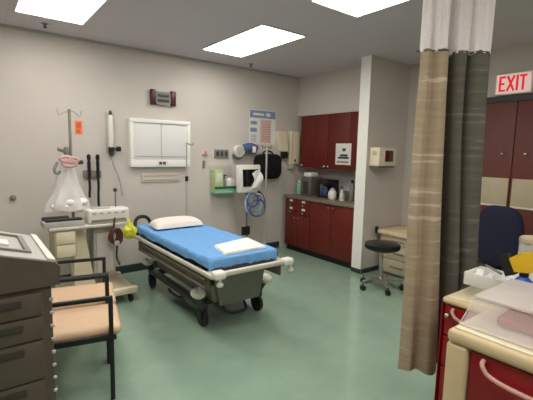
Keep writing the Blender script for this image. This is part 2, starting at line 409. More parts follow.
# pressure gauge and cuff
t = thing('pressure_gauge', (3.25, YW, 1.45), 'wall blood pressure gauge with white dial and slate blue cuff above the monitor', 'medical instrument')
MB().box(3.08, 3.46, YW-.03, YW, 1.48, 1.52, .006).build('wall_mount', 'lgrey', t)
g = MB(); g.cyl((3.13, YW-.03, 1.55), (3.13, YW-.1, 1.55), .085, seg=24).build('gauge_body', 'white', t)
MB().cyl((3.13, YW-.1, 1.55), (3.13, YW-.105, 1.55), .066, seg=24).build('dial', 'lgrey', t)
MB().tube([(3.2+.2*s, YW-.1, 1.575+.03*math.sin(s*PI)) for s in (0, .25, .5, .75, 1)], .07, 14, 1).build('cuff', 'slate', t)
MB().box(3.3, 3.36, YW-.175, YW-.165, 1.53, 1.62, .004).build('cuff_strap', 'paper', t)
MB().tube([(3.2, YW-.1, 1.5), (3.15, YW-.09, 1.44), (3.08, YW-.06, 1.43), (3.05, YW-.03, 1.5)], .01, 8, 2).build('air_hose', 'dgrey', t)
# patient monitor on a stand
t = thing('patient_monitor', (3.1, 4.44, 0), 'white framed monitor with black screen on a rolling stand by the back wall', 'monitor')
bx = MB().box(2.93, 3.32, 4.42, 4.52, .975, 1.36, .02, rot=(-.06, 0, .1)); bx.build('housing', 'white', t)
MB().box(2.985, 3.265, 4.414, 4.424, 1.06, 1.30, .004, rot=(-.06, 0, .1)).build('screen', 'screen', t)
MB().grid(lambda u, v: Vector((3.13+u*.16+.03*math.sin(v*5), 4.395-.012*math.sin(u*7+v*4)-.012*v*(1-v), 1.24-v*.24+.05*math.sin(u*3))), 10, 10).build('taped_sheet', 'linen', t)
MB().cyl((3.1, 4.48, .98), (3.1, 4.46, .12), .018).build('pole', 'chrome', t)
MB().box(2.99, 3.12, 4.40, 4.44, .38, .5, .01).build('battery_pack', 'black', t)
s = MB()
for k in range(5):
    a = 2*PI*k/5+.3; s.box(3.1+.085*math.cos(a)-.08, 3.1+.085*math.cos(a)+.08, 4.46+.085*math.sin(a)-.017, 4.46+.085*math.sin(a)+.017, .07, .1, .006, rot=(0, 0, a))
s.build('base', 'lgrey', t)
for k in range(5):
    a = 2*PI*k/5+.3; x, y = 3.1+.16*math.cos(a), 4.46+.16*math.sin(a)
    MB().cyl((x-.012, y, .035), (x+.012, y, .035), .035).cyl((x, y, .035), (x, y, .075), .008).build('caster', 'black', t)
for i, (cx, cz, R, q, mm) in enumerate(((3.13, .83, .12, 1.05, 'paleblue'), (3.16, .8, .15, .95, 'paleblue'), (3.2, .84, .1, 1.2, 'lgrey'), (3.1, .88, .09, 1.0, 'slate'), (3.17, .77, .13, .9, 'slate'))):
    MB().ring((cx, 4.385-.02*i, cz), R, .013, 'y', sq=q).build('coiled_hose', mm, t)
MB().tube([(3.26, 4.42, .99), (3.33, 4.4, .92), (3.36, 4.39, .82), (3.33, 4.39, .75)], .018, 8, 2).build('cable', 'maroon', t)
MB().cyl((3.1, 4.44, .93), (3.1, 4.28, .93), .012).build('hose_hook', 'chrome', t)
# black bag
t = thing('black_bag', (3.67, YW, 1.14), 'rounded black bag hanging on the wall under the blue and pink poster', 'bag')
def rounded(cx, cz, hx, hz, r, y, n=7):
    return [Vector((cx+sx*(hx-r)+r*math.cos(q), y, cz+sz*(hz-r)+r*math.sin(q))) for sx, sz, a0 in ((1, 1, 0), (-1, 1, 90), (-1, -1, 180), (1, -1, 270)) for q in [math.radians(a0+90*k/n) for k in range(n+1)]]
b = MB(); b.prism(rounded(3.67, 1.325, .235, .19, .12, YW-.11), (0, .095, 0)); b.prism(rounded(3.67, 1.325, .21, .165, .1, YW-.13), (0, .02, 0)); b.build('body', 'black', t)
MB().prism(rounded(3.67, 1.25, .17, .075, .05, YW-.145), (0, .016, 0)).build('pocket', 'blackv', t)
MB().tube([(3.56, YW-.06, 1.49), (3.6, YW-.05, 1.56), (3.74, YW-.05, 1.56), (3.78, YW-.06, 1.49)], .012, 8, 2).build('handle', 'black', t)
MB().cyl((3.67, YW, 1.555), (3.67, YW-.08, 1.555), .008).build('hook', 'chrome', t)
# pole stand
t = thing('drip_stand', (3.46, 4.5, 0), 'slim chrome drip stand on the floor in front of the black bag', 'drip stand')
MB().cyl((3.46, 4.5, .1), (3.46, 4.5, 1.62), .014).build('pole', 'lgrey', t)
MB().tube([(3.38, 4.5, 1.64), (3.38, 4.5, 1.6), (3.42, 4.5, 1.61), (3.46, 4.5, 1.62), (3.5, 4.5, 1.61), (3.54, 4.5, 1.6), (3.54, 4.5, 1.64)], .007, 8, 1).build('hook_bar', 'chrome', t)
s = MB()
for k in range(5):
    a = 2*PI*k/5+.6; s.cyl((3.46, 4.5, .11), (3.46+.17*math.cos(a), 4.5+.17*math.sin(a), .06), .014)
s.build('base', 'chrome', t)
for k in range(5):
    a = 2*PI*k/5+.6; x, y = 3.46+.17*math.cos(a), 4.5+.17*math.sin(a)
    MB().cyl((x-.01, y, .03), (x+.01, y, .03), .03).build('caster', 'black', t)
# poster
o = MB().m(0).box(3.35, 3.85, YW-.003, YW, 1.66, 2.17).m(1).box(3.36, 3.84, YW-.005, YW-.003, 2.05, 2.16).m(2).box(3.56, 3.76, YW-.005, YW-.003, 1.68, 2.03).m(1).box(3.37, 3.49, YW-.005, YW-.003, 1.95, 2.0).box(3.37, 3.49, YW-.005, YW-.003, 1.84, 1.9).m(3)
for k in range(5): o.box(3.38, 3.48, YW-.005, YW-.003, 1.7+k*.022, 1.708+k*.022)
for k in range(9): o.box(3.58, 3.74, YW-.0065, YW-.005, 1.71+k*.034, 1.718+k*.034)
o.m(0).box(3.42, 3.62, YW-.0065, YW-.005, 2.09, 2.12).box(3.66, 3.74, YW-.0065, YW-.005, 2.08, 2.13)
o = o.build('wall_poster', ['paper', 'pblue', 'ppink', 'paperlow'], loc=(3.6, YW, 1.66), smooth=False); tag(o, 'wall poster with a blue header and pink panel above the black bag', 'poster')
# dispensers
t = thing('towel_dispenser', (3.95, YW, 1.45), 'narrow tilted cream dispenser with black nozzle right of the poster', 'dispenser')
MB().prism([(3.83, YW-.11, 1.87), (3.99, YW-.11, 1.87), (4.045, YW-.11, 1.56), (3.94, YW-.11, 1.56)], (0, .11, 0)).build('cover', 'cream', t)
MB().box(3.955, 4.04, YW-.1, YW-.005, 1.45, 1.555, .012).build('nozzle', 'black', t)
t = thing('glove_dispenser', (4.19, YW, 1.36), 'upright cream dispenser on the wall next to the dark upper cabinet', 'dispenser')
MB().box(4.1, 4.285, YW-.1, YW, 1.36, 1.88, .012).build('cover', 'cream', t)
MB().box(4.11, 4.13, YW-.104, YW-.098, 1.4, 1.84, .003).build('edge_strip', 'beige', t)
MB().cyl((4.19, YW-.1, 1.42), (4.19, YW-.106, 1.42), .018).build('lock', 'dgrey', t)
MB().box(4.11, 4.2, YW-.085, YW-.01, 1.28, 1.36, .012).build('drip_tray', 'lgrey', t)

# ------------------------------------------------------------------ alcove cabinets
def wall_cabinet(y0, y1, label, hinge_knobs):
    t = thing('wall_cabinet', (4.45, (y0+y1)/2, 1.31), label, 'cabinet', 'cherry wall cabinets')
    MB().box(4.32, 4.6, y0, y1, 1.31, 2.125, .003).build('body', 'cherry', t)
    ym = (y0+y1)/2
    for a, b, ky in ((y0+.002, ym-.002, hinge_knobs[0]), (ym+.002, y1-.002, hinge_knobs[1])):
        d = MB().box(4.3, 4.319, a, b, 1.31, 2.12, .003).build('door', 'cherry', t)
        if ky: MB().cyl((4.3, ky, 1.345), (4.285, ky, 1.345), .007).sph((4.278, ky, 1.345), (.012, .022, .022)).build('knob', 'chrome', d)
wall_cabinet(4.1, 4.69, 'cherry wall cabinet in the alcove, the unit nearest the cream dispensers', (4.14, 4.64))
wall_cabinet(3.27, 4.095, 'cherry wall cabinet in the alcove with a white notice on its door', (None, 4.06))
o = MB().m(0).box(4.296, 4.299, 3.64, 3.93, 1.385, 1.69).m(1).box(4.294, 4.296, 3.68, 3.88, 1.47, 1.5).box(4.294, 4.296, 3.7, 3.84, 1.505, 1.535).box(4.294, 4.296, 3.74, 3.8, 1.58, 1.62).m(2).box(4.294, 4.296, 3.68, 3.9, 1.41, 1.44).build('paper_notice', ['paper', 'ptext', 'paperlow'], loc=(4.298, 3.785, 1.385), smooth=False)
tag(o, 'white printed paper notice taped to the dark wall cabinet door', 'notice')

def base_cabinet(y0, y1, label, drawers):
    t = thing('base_cabinet', (4.29, (y0+y1)/2, 0), label, 'cabinet', 'cherry base cabinets')
    MB().box(4.0, 4.595, y0, y1, .09, .84, .003).build('body', 'cherry', t)
    MB().box(4.04, 4.595, y0, y1, 0, .09).build('toe_kick', 'black', t)
    n = 2
    if drawers:
        for i, (za, zb) in enumerate(((.72, .835), (.6, .715))):
            for j in range(2):
                a = y0+.003+j*(y1-y0)/2; b = a+(y1-y0)/2-.006
                d = MB().box(3.98, 3.999, a, b, za, zb, .003).build('drawer', 'cherry', t)
                MB().cyl((3.98, (a+b)/2, za+.03), (3.965, (a+b)/2, za+.03), .006).sph((3.96, (a+b)/2, za+.03), (.01, .016, .016)).build('knob', 'chrome', d)
                MB().box(3.977, 3.98, (a+b)/2-.035, (a+b)/2+.035, zb-.045, zb-.012).build('name_label', 'paper', d)
        tops = .595
    else: tops = .835
    for j in range(2):
        a = y0+.003+j*(y1-y0)/2; b = a+(y1-y0)/2-.006
        d = MB().box(3.98, 3.999, a, b, .1, tops, .003).build('door', 'cherry', t)
        ky = (y0+y1)/2+(.04 if j else -.04)
        MB().cyl((3.98, ky, tops-.05), (3.966, ky, tops-.05), .006).sph((3.962, ky, tops-.05), (.009, .014, .014)).build('knob', 'greym', d)
base_cabinet(4.1, 4.66, 'cherry base cabinet with labelled drawers at the back wall end of the alcove', True)
base_cabinet(3.27, 4.095, 'cherry base cabinet with plain doors beside the white partition end', False)
o = MB().box(3.955, 4.598, 3.265, 4.69, .84, .88, .006).box(4.57, 4.598, 3.265, 4.69, .88, .98, .004).build('worktop', 'counter', loc=(4.28, 4.03, .84))
tag(o, 'grey brown worktop running along the alcove over the base cabinets', 'worktop')
WZ = .881
# counter items
t = thing('steel_dispenser', (4.3, 4.43, WZ), 'silver box shaped dispenser with white lid on the worktop under the left wall cabinet', 'dispenser')
MB().box(4.2, 4.42, 4.33, 4.55, WZ, 1.17, .012).build('body', 'greym', t)
MB().box(4.192, 4.2, 4.38, 4.49, WZ+.03, 1.1, .004).build('front_panel', 'dgrey', t)
MB().box(4.22, 4.4, 4.36, 4.52, 1.17, 1.24, .02, 3).build('lid', 'white', t)
t = thing('coffee_maker', (4.33, 4.09, WZ), 'black coffee maker standing in the middle of the alcove worktop', 'coffee maker')
MB().box(4.33, 4.46, 3.98, 4.2, WZ, 1.15, .012).box(4.2, 4.33, 3.98, 4.2, WZ, WZ+.03, .01).box(4.2, 4.34, 3.98, 4.2, 1.08, 1.15, .012).build('body', 'black', t)
MB().lathe([(.05, WZ+.032), (.065, WZ+.06), (.06, WZ+.13), (.045, WZ+.16), (.045, WZ+.17)], (4.26, 4.09, 0), 20).build('carafe', 'slate', t)
MB().tube([(4.21, 4.06, WZ+.15), (4.16, 4.05, WZ+.14), (4.16, 4.05, WZ+.08), (4.2, 4.06, WZ+.06)], .009, 8, 1).build('carafe_handle', 'dgrey', t)
t = thing('white_jug', (4.2, 3.87, WZ), 'round white lidded jug in front of the black coffee maker', 'jug')
MB().lathe([(.05, WZ), (.062, WZ+.03), (.06, WZ+.1), (.04, WZ+.13)], (4.2, 3.87, 0), 20).build('body', 'white', t)
MB().lathe([(.042, WZ+.13), (.03, WZ+.15), (.01, WZ+.165)], (4.2, 3.87, 0), 16).build('lid', 'lgrey', t)
def bottle(x, y, r, h, mb, mc, label):
    t = thing('bottle', (x, y, WZ), label, 'bottle', 'bottles on the alcove worktop')
    MB().lathe([(r*.9, WZ), (r, WZ+.01), (r, WZ+h*.7), (r*.45, WZ+h*.82), (r*.45, WZ+h*.86)], (x, y, 0), 16).build('body', mb, t)
    MB().lathe([(r*.55, WZ+h*.86), (r*.55, WZ+h), (r*.3, WZ+h)], (x, y, 0), 14).build('cap', mc, t)
bottle(4.24, 3.73, .034, .2, 'mgrey', 'dgrey', 'dark grey bottle just right of the white jug on the worktop')
bottle(4.17, 3.66, .034, .15, 'white', 'white', 'short white bottle between two dark bottles on the worktop')
bottle(4.26, 3.56, .034, .3, 'mgrey', 'black', 'tall bottle with a black cap at the partition end of the worktop')
bottle(4.25, 4.64, .045, .22, 'mint', 'white', 'pale green bottle at the back wall end of the worktop')

# ------------------------------------------------------------------ partition: sharps box, stool, desk
t = thing('sharps_box', (4.2, 3.11, 1.39), 'cream sharps container box with dark red window on the partition wall', 'sharps container')
MB().box(4.02, 4.38, 2.96, 3.11, 1.4, 1.63, .012).build('body', 'cream', t)
MB().box(4.14, 4.3, 2.952, 2.961, 1.455, 1.595, .004).build('window', 'amber', t)
MB().box(4.014, 4.021, 3.0, 3.06, 1.54, 1.59, .002).build('side_latch', 'beige', t)
MB().box(4.03, 4.37, 2.97, 3.11, 1.378, 1.4, .004).build('mounting_shelf', 'greym', t)
# stool
sx, sy = 3.735, 2.635
t = thing('rolling_stool', (sx, sy, 0), 'round black padded stool on chrome wheeled base beside the partition', 'stool')
MB().lathe([(0, .462), (.17, .462), (.195, .475), (.203, .5), (.195, .528), (.16, .54), (0, .543)], (sx, sy, 0), 32).build('seat', 'blackv', t)
MB().lathe([(.12, .445), (.12, .462)], (sx, sy, 0), 20).build('seat_plate', 'dgrey', t)
MB().cyl((sx, sy, .09), (sx, sy, .25), .026).cyl((sx, sy, .25), (sx, sy, .45), .016).build('post', 'chrome', t)
for k in range(5):
    a = 2*PI*k/5+.35; x, y = sx+.24*math.cos(a), sy+.24*math.sin(a)
    n = Vector((-math.sin(a), math.cos(a), 0))
    c0 = Vector((sx, sy, .115)); c1 = Vector((x, y, .08)); q = MB()
    q.prism([c0+n*.036, c1+n*.022, c1-n*.022, c0-n*.036], (0, 0, .028)); l = q.build('leg', 'chrome', t)
    w = MB()
    for d in (-.013, .013): w.cyl(Vector((x, y, .03))+n*(d-.008), Vector((x, y, .03))+n*(d+.008), .03)
    w.cyl((x, y, .03), (x, y, .085), .007); w.build('caster', 'black', l)
# desk
t = thing('low_desk', (4.5, 2.75, 0), 'low tan topped beige cabinet desk behind the black stool', 'desk')
MB().box(4.2, 4.79, 2.45, 3.08, .525, .57, .008).build('top', 'tan', t)
MB().box(4.25, 4.79, 2.5, 3.04, .02, .525, .004).build('body', 'beige', t)
for za, zb in ((.4, .518), (.22, .39), (.04, .21)):
    d = MB().box(4.236, 4.25, 2.52, 3.02, za, zb, .004).build('drawer', 'beige', t)
    MB().box(4.222, 4.236, 2.68, 2.86, (za+zb)/2-.008, (za+zb)/2+.008, .004).build('pull', 'mgrey', d)
MB().box(4.185, 4.22, 3.05, 3.085, .52, .61, .008).build('corner_guard', 'black', t)

# ------------------------------------------------------------------ stretcher
t = thing('stretcher', (1.82, 3.3, 0), 'hospital stretcher bed with grey chassis and white rails in the middle of the room', 'stretcher')
mx0, mx1, my0, my1 = 1.475, 2.125, 2.62, 4.25
MB().box(mx0, mx1, my0, my1, .615, .69, .03, 3).build('mattress', 'navy', t)
MB().box(1.49, 2.11, 2.6, 4.24, .565, .622, .01).build('deck', 'dgrey', t)
for x in (1.425, 2.165):
    f = MB().box(x-.016, x+.016, 2.48, 4.22, .572, .606, .01, 3); f.build('side_rail', 'offwhite', t)
    xs = x+.014 if x < 1.8 else x-.014
    g = MB().box(xs-.008, xs+.008, 2.56, 4.12, .455, .572, .006)
    g.build('rail_panel', 'railtaupe', t)
    r = MB()
    for z in (.47, .54): r.cyl((xs-(.014 if x < 1.8 else -.014), 2.6, z), (xs-(.014 if x < 1.8 else -.014), 4.08, z), .012, seg=10)
    r.build('rail_bar', 'railtaupe', t)
    for y in (2.75, 3.35, 3.95):
        MB().box(min(x, 1.5 if x < 1.8 else 2.1), max(x, 1.5 if x < 1.8 else 2.1), y-.03, y+.03, .575, .6, .004).build('rail_bracket', 'dgrey', t)
MB().box(1.43, 2.19, 2.46, 2.50, .585, .625, .012, 3).box(1.44, 1.48, 2.5, 2.62, .575, .6, .004).box(2.13, 2.17, 2.5, 2.62, .575, .6, .004).build('foot_rail', 'offwhite', t)
for x in (1.47, 2.155):
    c = MB().box(x-.05, x+.055, 2.44, 2.53, .57, .635, .022, 3).build('corner_bumper', 'white', t)
    MB().cyl((x+(.01 if x < 1.8 else .04), 2.48, .575), (x+(.01 if x < 1.8 else .04), 2.48, .53), .014).sph((x+(.01 if x < 1.8 else .04), 2.48, .525), (.03, .03, .022)).build('release_knob', 'white', c)
MB().tube([(1.46, 4.2, .6), (1.45, 4.27, .68), (1.46, 4.29, .75), (1.51, 4.3, .79), (1.6, 4.3, .78), (1.64, 4.29, .7), (1.64, 4.26, .6)], .02, 10, 2).build('push_handle', 'black', t)
p = MB().cyl((2.11, 4.33, .58), (2.11, 4.33, 1.2), .014).cyl((2.11, 4.33, 1.2), (2.11, 4.33, 1.64), .01).build('drip_pole', 'lgrey', t)
MB().tube([(2.11, 4.33, 1.62), (2.15, 4.33, 1.62), (2.18, 4.33, 1.6), (2.2, 4.33, 1.63)], .007, 8, 1).build('hook', 'greym', p)
MB().cyl((2.11, 4.33, 1.17), (2.11, 4.33, 1.23), .02).build('clamp', 'black', p)
MB().box(2.085, 2.135, 4.22, 4.345, .56, .6, .006).build('pole_socket', 'dgrey', t)
# chassis
MB().box(1.6, 2.12, 2.82, 4.12, .22, .4, .03, 3, taper=(.86, .97)).build('base_shroud', 'shroud', t)
MB().prism([(1.62, 2.8, .47), (2.16, 2.8, .47), (2.1, 2.8, .2), (1.68, 2.8, .2)], (0, .025, 0)).build('foot_panel', 'greym', t)
MB().box(1.54, 1.61, 2.88, 4.14, .17, .22, .01).box(2.13, 2.2, 2.88, 4.14, .17, .22, .01).box(1.6, 2.14, 2.95, 3.02, .17, .22, .01).box(1.6, 2.14, 4.0, 4.07, .17, .22, .01).build('base_frame', 'dgrey', t)
for y in (3.1, 3.9):
    MB().cyl((1.82, y, .4), (1.82, y, .48), .06).cyl((1.82, y, .48), (1.82, y, .57), .045).build('lift_column', 'dgrey', t)
MB().tube([(1.6, 3.3, .2), (1.55, 3.3, .14), (1.55, 3.5, .12), (1.56, 3.62, .13)], .014, 8, 1).build('foot_pedal', 'black', t)
MB().tube([(1.7, 2.84, .21), (1.72, 2.74, .15), (1.86, 2.72, .14), (1.92, 2.74, .15), (1.94, 2.84, .21)], .014, 8, 1).build('foot_pedal', 'black', t)
for x in (1.575, 2.17):
    for y in (2.92, 4.1):
        c = MB().box(x-.03, x+.03, y-.04, y+.03, .15, .2, .012).box(x-.03, x-.022, y-.02, y+.03, .06, .16, .003).box(x+.022, x+.03, y-.02, y+.03, .06, .16, .003).build('caster', 'black', t)
        MB().cyl((x-.015, y+.01, .085), (x+.015, y+.01, .085), .084, seg=24).build('wheel', 'black', c)
        sgn = -1 if x < 1.8 else 1
        part(MB().sph((x+sgn*.065, y-.03, .325), (.062, .08, .048)).build('caster_cap', 'white', t), 'white rounded caster cap')
        MB().cyl((x, y, .2), (x+sgn*.07, y-.02, .30), .03).build('caster_stem', 'dgrey', t)
# draped cloth helper: a cloth laid over a box top
def drape(cx, cy, W, H, top, du, dv, r=.02, wr=.006, nu=44, nv=80, hem=None, sd=0., v1=None):
    v1 = .06
    def fn(u, v):
        a = -W-du+u*2*(W+du); b = -H-dv+v*(2*H+dv+v1)
        ex = max(abs(a)-W, 0); ey = max(abs(b)-H, 0)
        if hem: ex *= hem(b, a)
        d = math.hypot(ex, ey)
        x = max(-W, min(W, a)); y = max(-H, min(H, b))
        bul = min(d, r)*.6
        if ex > 0: x += math.copysign(bul*ex/(d+1e-6), a)
        if ey > 0: y += math.copysign(bul*ey/(d+1e-6), b)
        z = top-max(0, d-.25*bul)
        n = noise.noise(Vector((a*5+sd, b*4, sd)))*wr + noise.noise(Vector((a*14, b*9+sd, 3+sd)))*wr*.5
        if d > .01:
            nn = noise.noise(Vector(((a+b)*16, (b-a)*12, 7+sd)))*wr*1.5
            if ex > 0: x += math.copysign(abs(nn), a)
            if ey > 0: y += math.copysign(abs(nn), b)
        else: z += abs(n)
        return Vector((cx+x, cy+y, z))
    return fn
def hemf(b, a):
    k = .85+.35*noise.noise(Vector((b*4.2, 2., 0)))
    return max(.35, k)
o = MB().grid(drape(1.8, (my0+my1)/2, .333, (my1-my0)/2+.004, .695, .085, .092, hem=hemf, wr=.009), 48, 90).build('bed_sheet', 'sheet', loc=(1.8, 3.43, .695))
tag(o, 'rumpled blue sheet covering the stretcher mattress', 'sheet')
# pillow
def pil(sgn):
    def fn(u, v):
        a, b = 2*u-1, 2*v-1
        h = (max(0, 1-abs(a)**3.2)*max(0, 1-abs(b)**3.2))**.5
        k = 1-.06*(1-h)
        x = 1.815+a*.295*k+.02*b; y = 3.99+b*.175*k
        z = .718+(.082*h if sgn > 0 else -.012*h)+.006*noise.noise(Vector((a*3, b*3, 5)))*h
        return Vector((x, y, z))
    return fn
b = MB().grid(pil(1), 28, 20).grid(pil(-1), 28, 20); bmesh.ops.remove_doubles(b.bm, verts=b.bm.verts, dist=.0005)
o = b.build('pillow', 'pillow', loc=(1.82, 4.0, .705)); tag(o, 'flat white pillow at the head of the blue covered stretcher', 'pillow')
# folded gown
q = MB()
cor = [(1.687, 2.933), (2.128, 3.044), (2.065, 2.657), (1.619, 2.636)]
for k in range(3):
    e = .012*k; z0 = .705+k*.006
    def fn(u, v, z0=z0, e=e):
        p0 = Vector((*cor[0], 0)).lerp(Vector((*cor[1], 0)), e+u*(1-2*e)); p1 = Vector((*cor[3], 0)).lerp(Vector((*cor[2], 0)), e+u*(1-2*e))
        p = p0.lerp(p1, e+v*(1-2*e)); p.z = z0+.003*noise.noise(p*9); return p
    q.grid(fn, 16, 12, .0045)
o = q.build('folded_gown', 'linen', loc=(1.8, 2.8, .705)); tag(o, 'folded white gown lying on the blue sheet near the foot of the stretcher', 'linen')

# ------------------------------------------------------------------ cart group by the back wall
t = thing('medical_cart', (.98, 4.2, 0), 'beige wheeled medical cart with a drip pole behind the peach chairs', 'cart')
MB().prism([(.78, 4.1, .13), (.98, 4.1, .13), (.88, 4.1, .772), (.79, 4.1, .772)], (0, .16, 0)).build('column', 'cream', t)
MB().box(.56, 1.3, 3.96, 4.42, .77, .80, .012).build('worktop', 'offwhite', t)
MB().box(.6, .79, 3.98, 4.3, .5, .772, .012).build('drawer_box', 'beige', t)
for za in (.515, .642): MB().box(.615, .775, 3.966, 3.98, za, za+.115, .006).build('drawer', 'cream', t)
MB().box(.96, 1.17, 4.06, 4.38, .25, .772, .012).build('side_cabinet', 'lgrey', t)
MB().box(.985, 1.145, 4.045, 4.06, .29, .7, .004).build('cabinet_door', 'wall', t)
for y in (3.86, 4.42): MB().box(.66, 1.32, y-.035, y+.035, .085, .15, .012).build('base_leg', 'cream', t)
MB().box(.82, 1.3, 3.86, 4.42, .09, .14, .01).build('base_bar', 'beige', t)
for x in (.7, 1.25):
    for y in (3.86, 4.42):
        MB().cyl((x-.014, y, .042), (x+.014, y, .042), .042).cyl((x, y, .05), (x, y, .1), .01).build('caster', 'black', t)
p = MB().cyl((.85, 4.4, .8), (.85, 4.4, 1.93), .014).build('drip_pole', 'mgrey', t)
MB().tube([(.745, 4.4, 1.93), (.75, 4.4, 1.86), (.79, 4.4, 1.89), (.85, 4.4, 1.925), (.91, 4.4, 1.905), (.95, 4.4, 1.85), (.965, 4.4, 1.92)], .008, 8, 2).build('hook_bar', 'lgrey', p)
MB().box(.79, .83, 4.36, 4.44, 1.46, 1.55, .01).cyl((.8, 4.4, 1.5), (.73, 4.39, 1.53), .018).build('pole_clamp', 'mgrey', p)
# keyboard + tray
t = thing('keyboard', (.7, 4.1, .80), 'black keyboard with pale rim on the left end of the beige medical cart', 'keyboard')
MB().box(.52, .87, 3.985, 4.19, .802, .855, .006).build('tray', 'lgrey', t)
MB().box(.54, .85, 3.99, 4.07, .853, .875, .006).box(.53, .76, 4.1, 4.185, .853, .88, .006).build('key_block', 'black', t)
# white machine
t = thing('recorder_machine', (1.1, 4.15, .80), 'white recording machine with a thin ball tipped rod on the medical cart', 'medical machine')
MB().box(.9, 1.3, 3.99, 4.17, .802, .945, .02, 3).build('housing', 'white', t)
MB().box(.93, 1.27, 3.982, 3.992, .82, .845, .002).build('slot', 'mgrey', t)
for k in range(5): MB().box(.94+k*.07, .975+k*.07, 3.98, 3.992, .9, .918, .003).build('button', 'lgrey', t)
MB().box(.95, 1.12, 4.02, 4.15, .943, .955, .004).build('paper_cover', 'lgrey', t)
MB().cyl((1.2, 4.12, .94), (1.2, 4.12, 1.11), .005).sph((1.2, 4.12, 1.12), .022).build('rod', 'dgrey', t)
# bag
def bagf(u, v):
    a = 2*PI*u; z = 1.44-.52*v
    R = (.045+.15*v**1.3)*(1+.22*noise.noise(Vector((math.cos(a)*2, math.sin(a)*2, v*3)))+.12*math.sin(a*7+v*4))
    if v < .08: R *= .6+.4*v/.08
    return Vector((.79+R*math.cos(a), 4.32+R*.5*math.sin(a)-.02*v, z+.012*math.sin(a*5)*v))
t = thing('plastic_bag', (.79, 4.27, .95), 'cloudy plastic bag with pink tubing bunched on the cart drip pole', 'bag')
MB().grid(bagf, 40, 22).build('film', 'bagfilm', t)
b = MB()
for k in range(9):
    a = k*2.4; b.sph((.79+.12*math.cos(a)+.02*k/9, 4.3+.05*math.sin(a), .925+.035*(k % 3)), (.065, .045, .04), 12)
b.build('packing', 'linen', t)
for (x, z, R) in ((.77, 1.43, .05), (.83, 1.42, .045), (.8, 1.39, .06)):
    MB().ring((x, 4.22, z), R, .017, 'y', sq=.5).build('pink_tube', 'pink', t)
MB().tube([(.7, 4.24, 1.4), (.66, 4.22, 1.33), (.68, 4.22, 1.28), (.72, 4.24, 1.31)], .014, 8, 2).build('grey_tube', 'mgrey', t)
MB().box(.88, .93, 4.22, 4.26, 1.38, 1.42, .01).build('clip', 'dgrey', t)
# cables and yellow bag
t = thing('cable_bundle', (1.2, 3.95, .8), 'red brown cable bundle hanging off the front of the medical cart', 'cable')
for k in range(4): MB().ring((1.12+.01*k, 3.95-.008*k, .67), .038+.004*k, .013, 'y', sq=1.6).build('coil', 'wine', t)
MB().tube([(1.13, 3.952, .73), (1.13, 3.948, .8), (1.14, 3.95, .86)], .01, 8, 1).build('lead', 'dgrey', t)
MB().box(1.12, 1.17, 3.905, 3.925, .58, .63, .01).build('connector', 'lgrey', t)
MB().tube([(1.15, 3.93, .58), (1.14, 3.93, .45), (1.17, 3.92, .38)], .01, 8, 1).build('trailing_lead', 'dgrey', t)
def yf(u, v):
    a = 2*PI*u; b = PI*v
    r = 1+.36*noise.noise(Vector((math.cos(a)*2.2, math.sin(a)*2.2, b*2)))+.1*math.sin(5*a+3*b)
    return Vector((1.268+.068*r*math.sin(b)*math.cos(a), 3.89+.04*r*math.sin(b)*math.sin(a), .715+.07*r*math.cos(b)))
t = thing('yellow_bag', (1.27, 3.89, .63), 'crumpled yellow green bag hung between the medical cart and the stretcher', 'bag')
MB().grid(yf, 22, 14).build('body', 'ygreen', t)
MB().tube([(1.265, 3.89, .77), (1.26, 3.92, .82), (1.25, 3.945, .858), (1.27, 3.945, .855), (1.28, 3.9, .78)], .006, 8, 1).build('tie', 'ygreen', t)

# ------------------------------------------------------------------ peach chairs (local: +X forward, Y across)
def make_chair():
    t = thing('arm_chair', (0, 0, 0), '', 'chair', 'peach waiting chairs')
    w = .222
    MB().box(-.49, .06, -w+.016, w-.016, .4, .465, .03, 4).build('seat', 'peach', t)
    MB().box(-.47, .03, -w+.018, w-.018, .375, .4, .004).build('seat_base', 'blackv', t)
    MB().box(-.555, -.5, -w+.016, w-.016, .52, .82, .025, 4, rot=(0, -.14, 0)).build('backrest', 'peach', t)
    for s in (-1, 1):
        y = s*w
        f = MB().box(-.013, .013, y-.011, y+.011, 0, .655, .003).build('front_leg', 'black', t)
        MB().box(-.5, -.475, y-.011, y+.011, 0, .655, .003).build('rear_leg', 'black', t)
        MB().box(-.51, .013, y-.013, y+.013, .64, .665, .006).build('armrest', 'black', t)
        MB().box(-.49, 0, y-.009, y+.009, .4, .425, .003).build('side_rail', 'black', t)
    MB().cyl((-.49, -w, .1), (-.49, w, .1), .009).build('stretcher_bar', 'black', t)
    MB().box(-.54, -.48, -.2, -.17, .38, .62, .004).box(-.54, -.48, .17, .2, .38, .62, .004).build('back_support', 'black', t)
    return t
A = math.radians(-12.7)
c1 = make_chair(); c2 = dup(c1)
ax = Vector((-math.sin(A), math.cos(A), 0))
P0 = Vector((.635, 2.33, 0))
for c, k, lb in ((c1, .228, 'peach seated chair with black frame, the nearer one just behind the dark cart'), (c2, .708, 'peach seated chair with black frame, the farther one beside the medical cart')):
    c.location = P0+ax*k; c.rotation_euler = (0, 0, A); c['label'] = lb

# ------------------------------------------------------------------ dark supply cart, bottom left
t = thing('supply_cart', (-.05, 2.0, 0), 'dark taupe supply cart with a pale recessed top at the lower left', 'cart')
cx0, cx1, cy0, cy1 = -.36, .258, 1.725, 2.28
MB().box(cx0, cx1-.012, cy0+.02, cy1, .12, .99, .012).build('body', 'taupe', t)
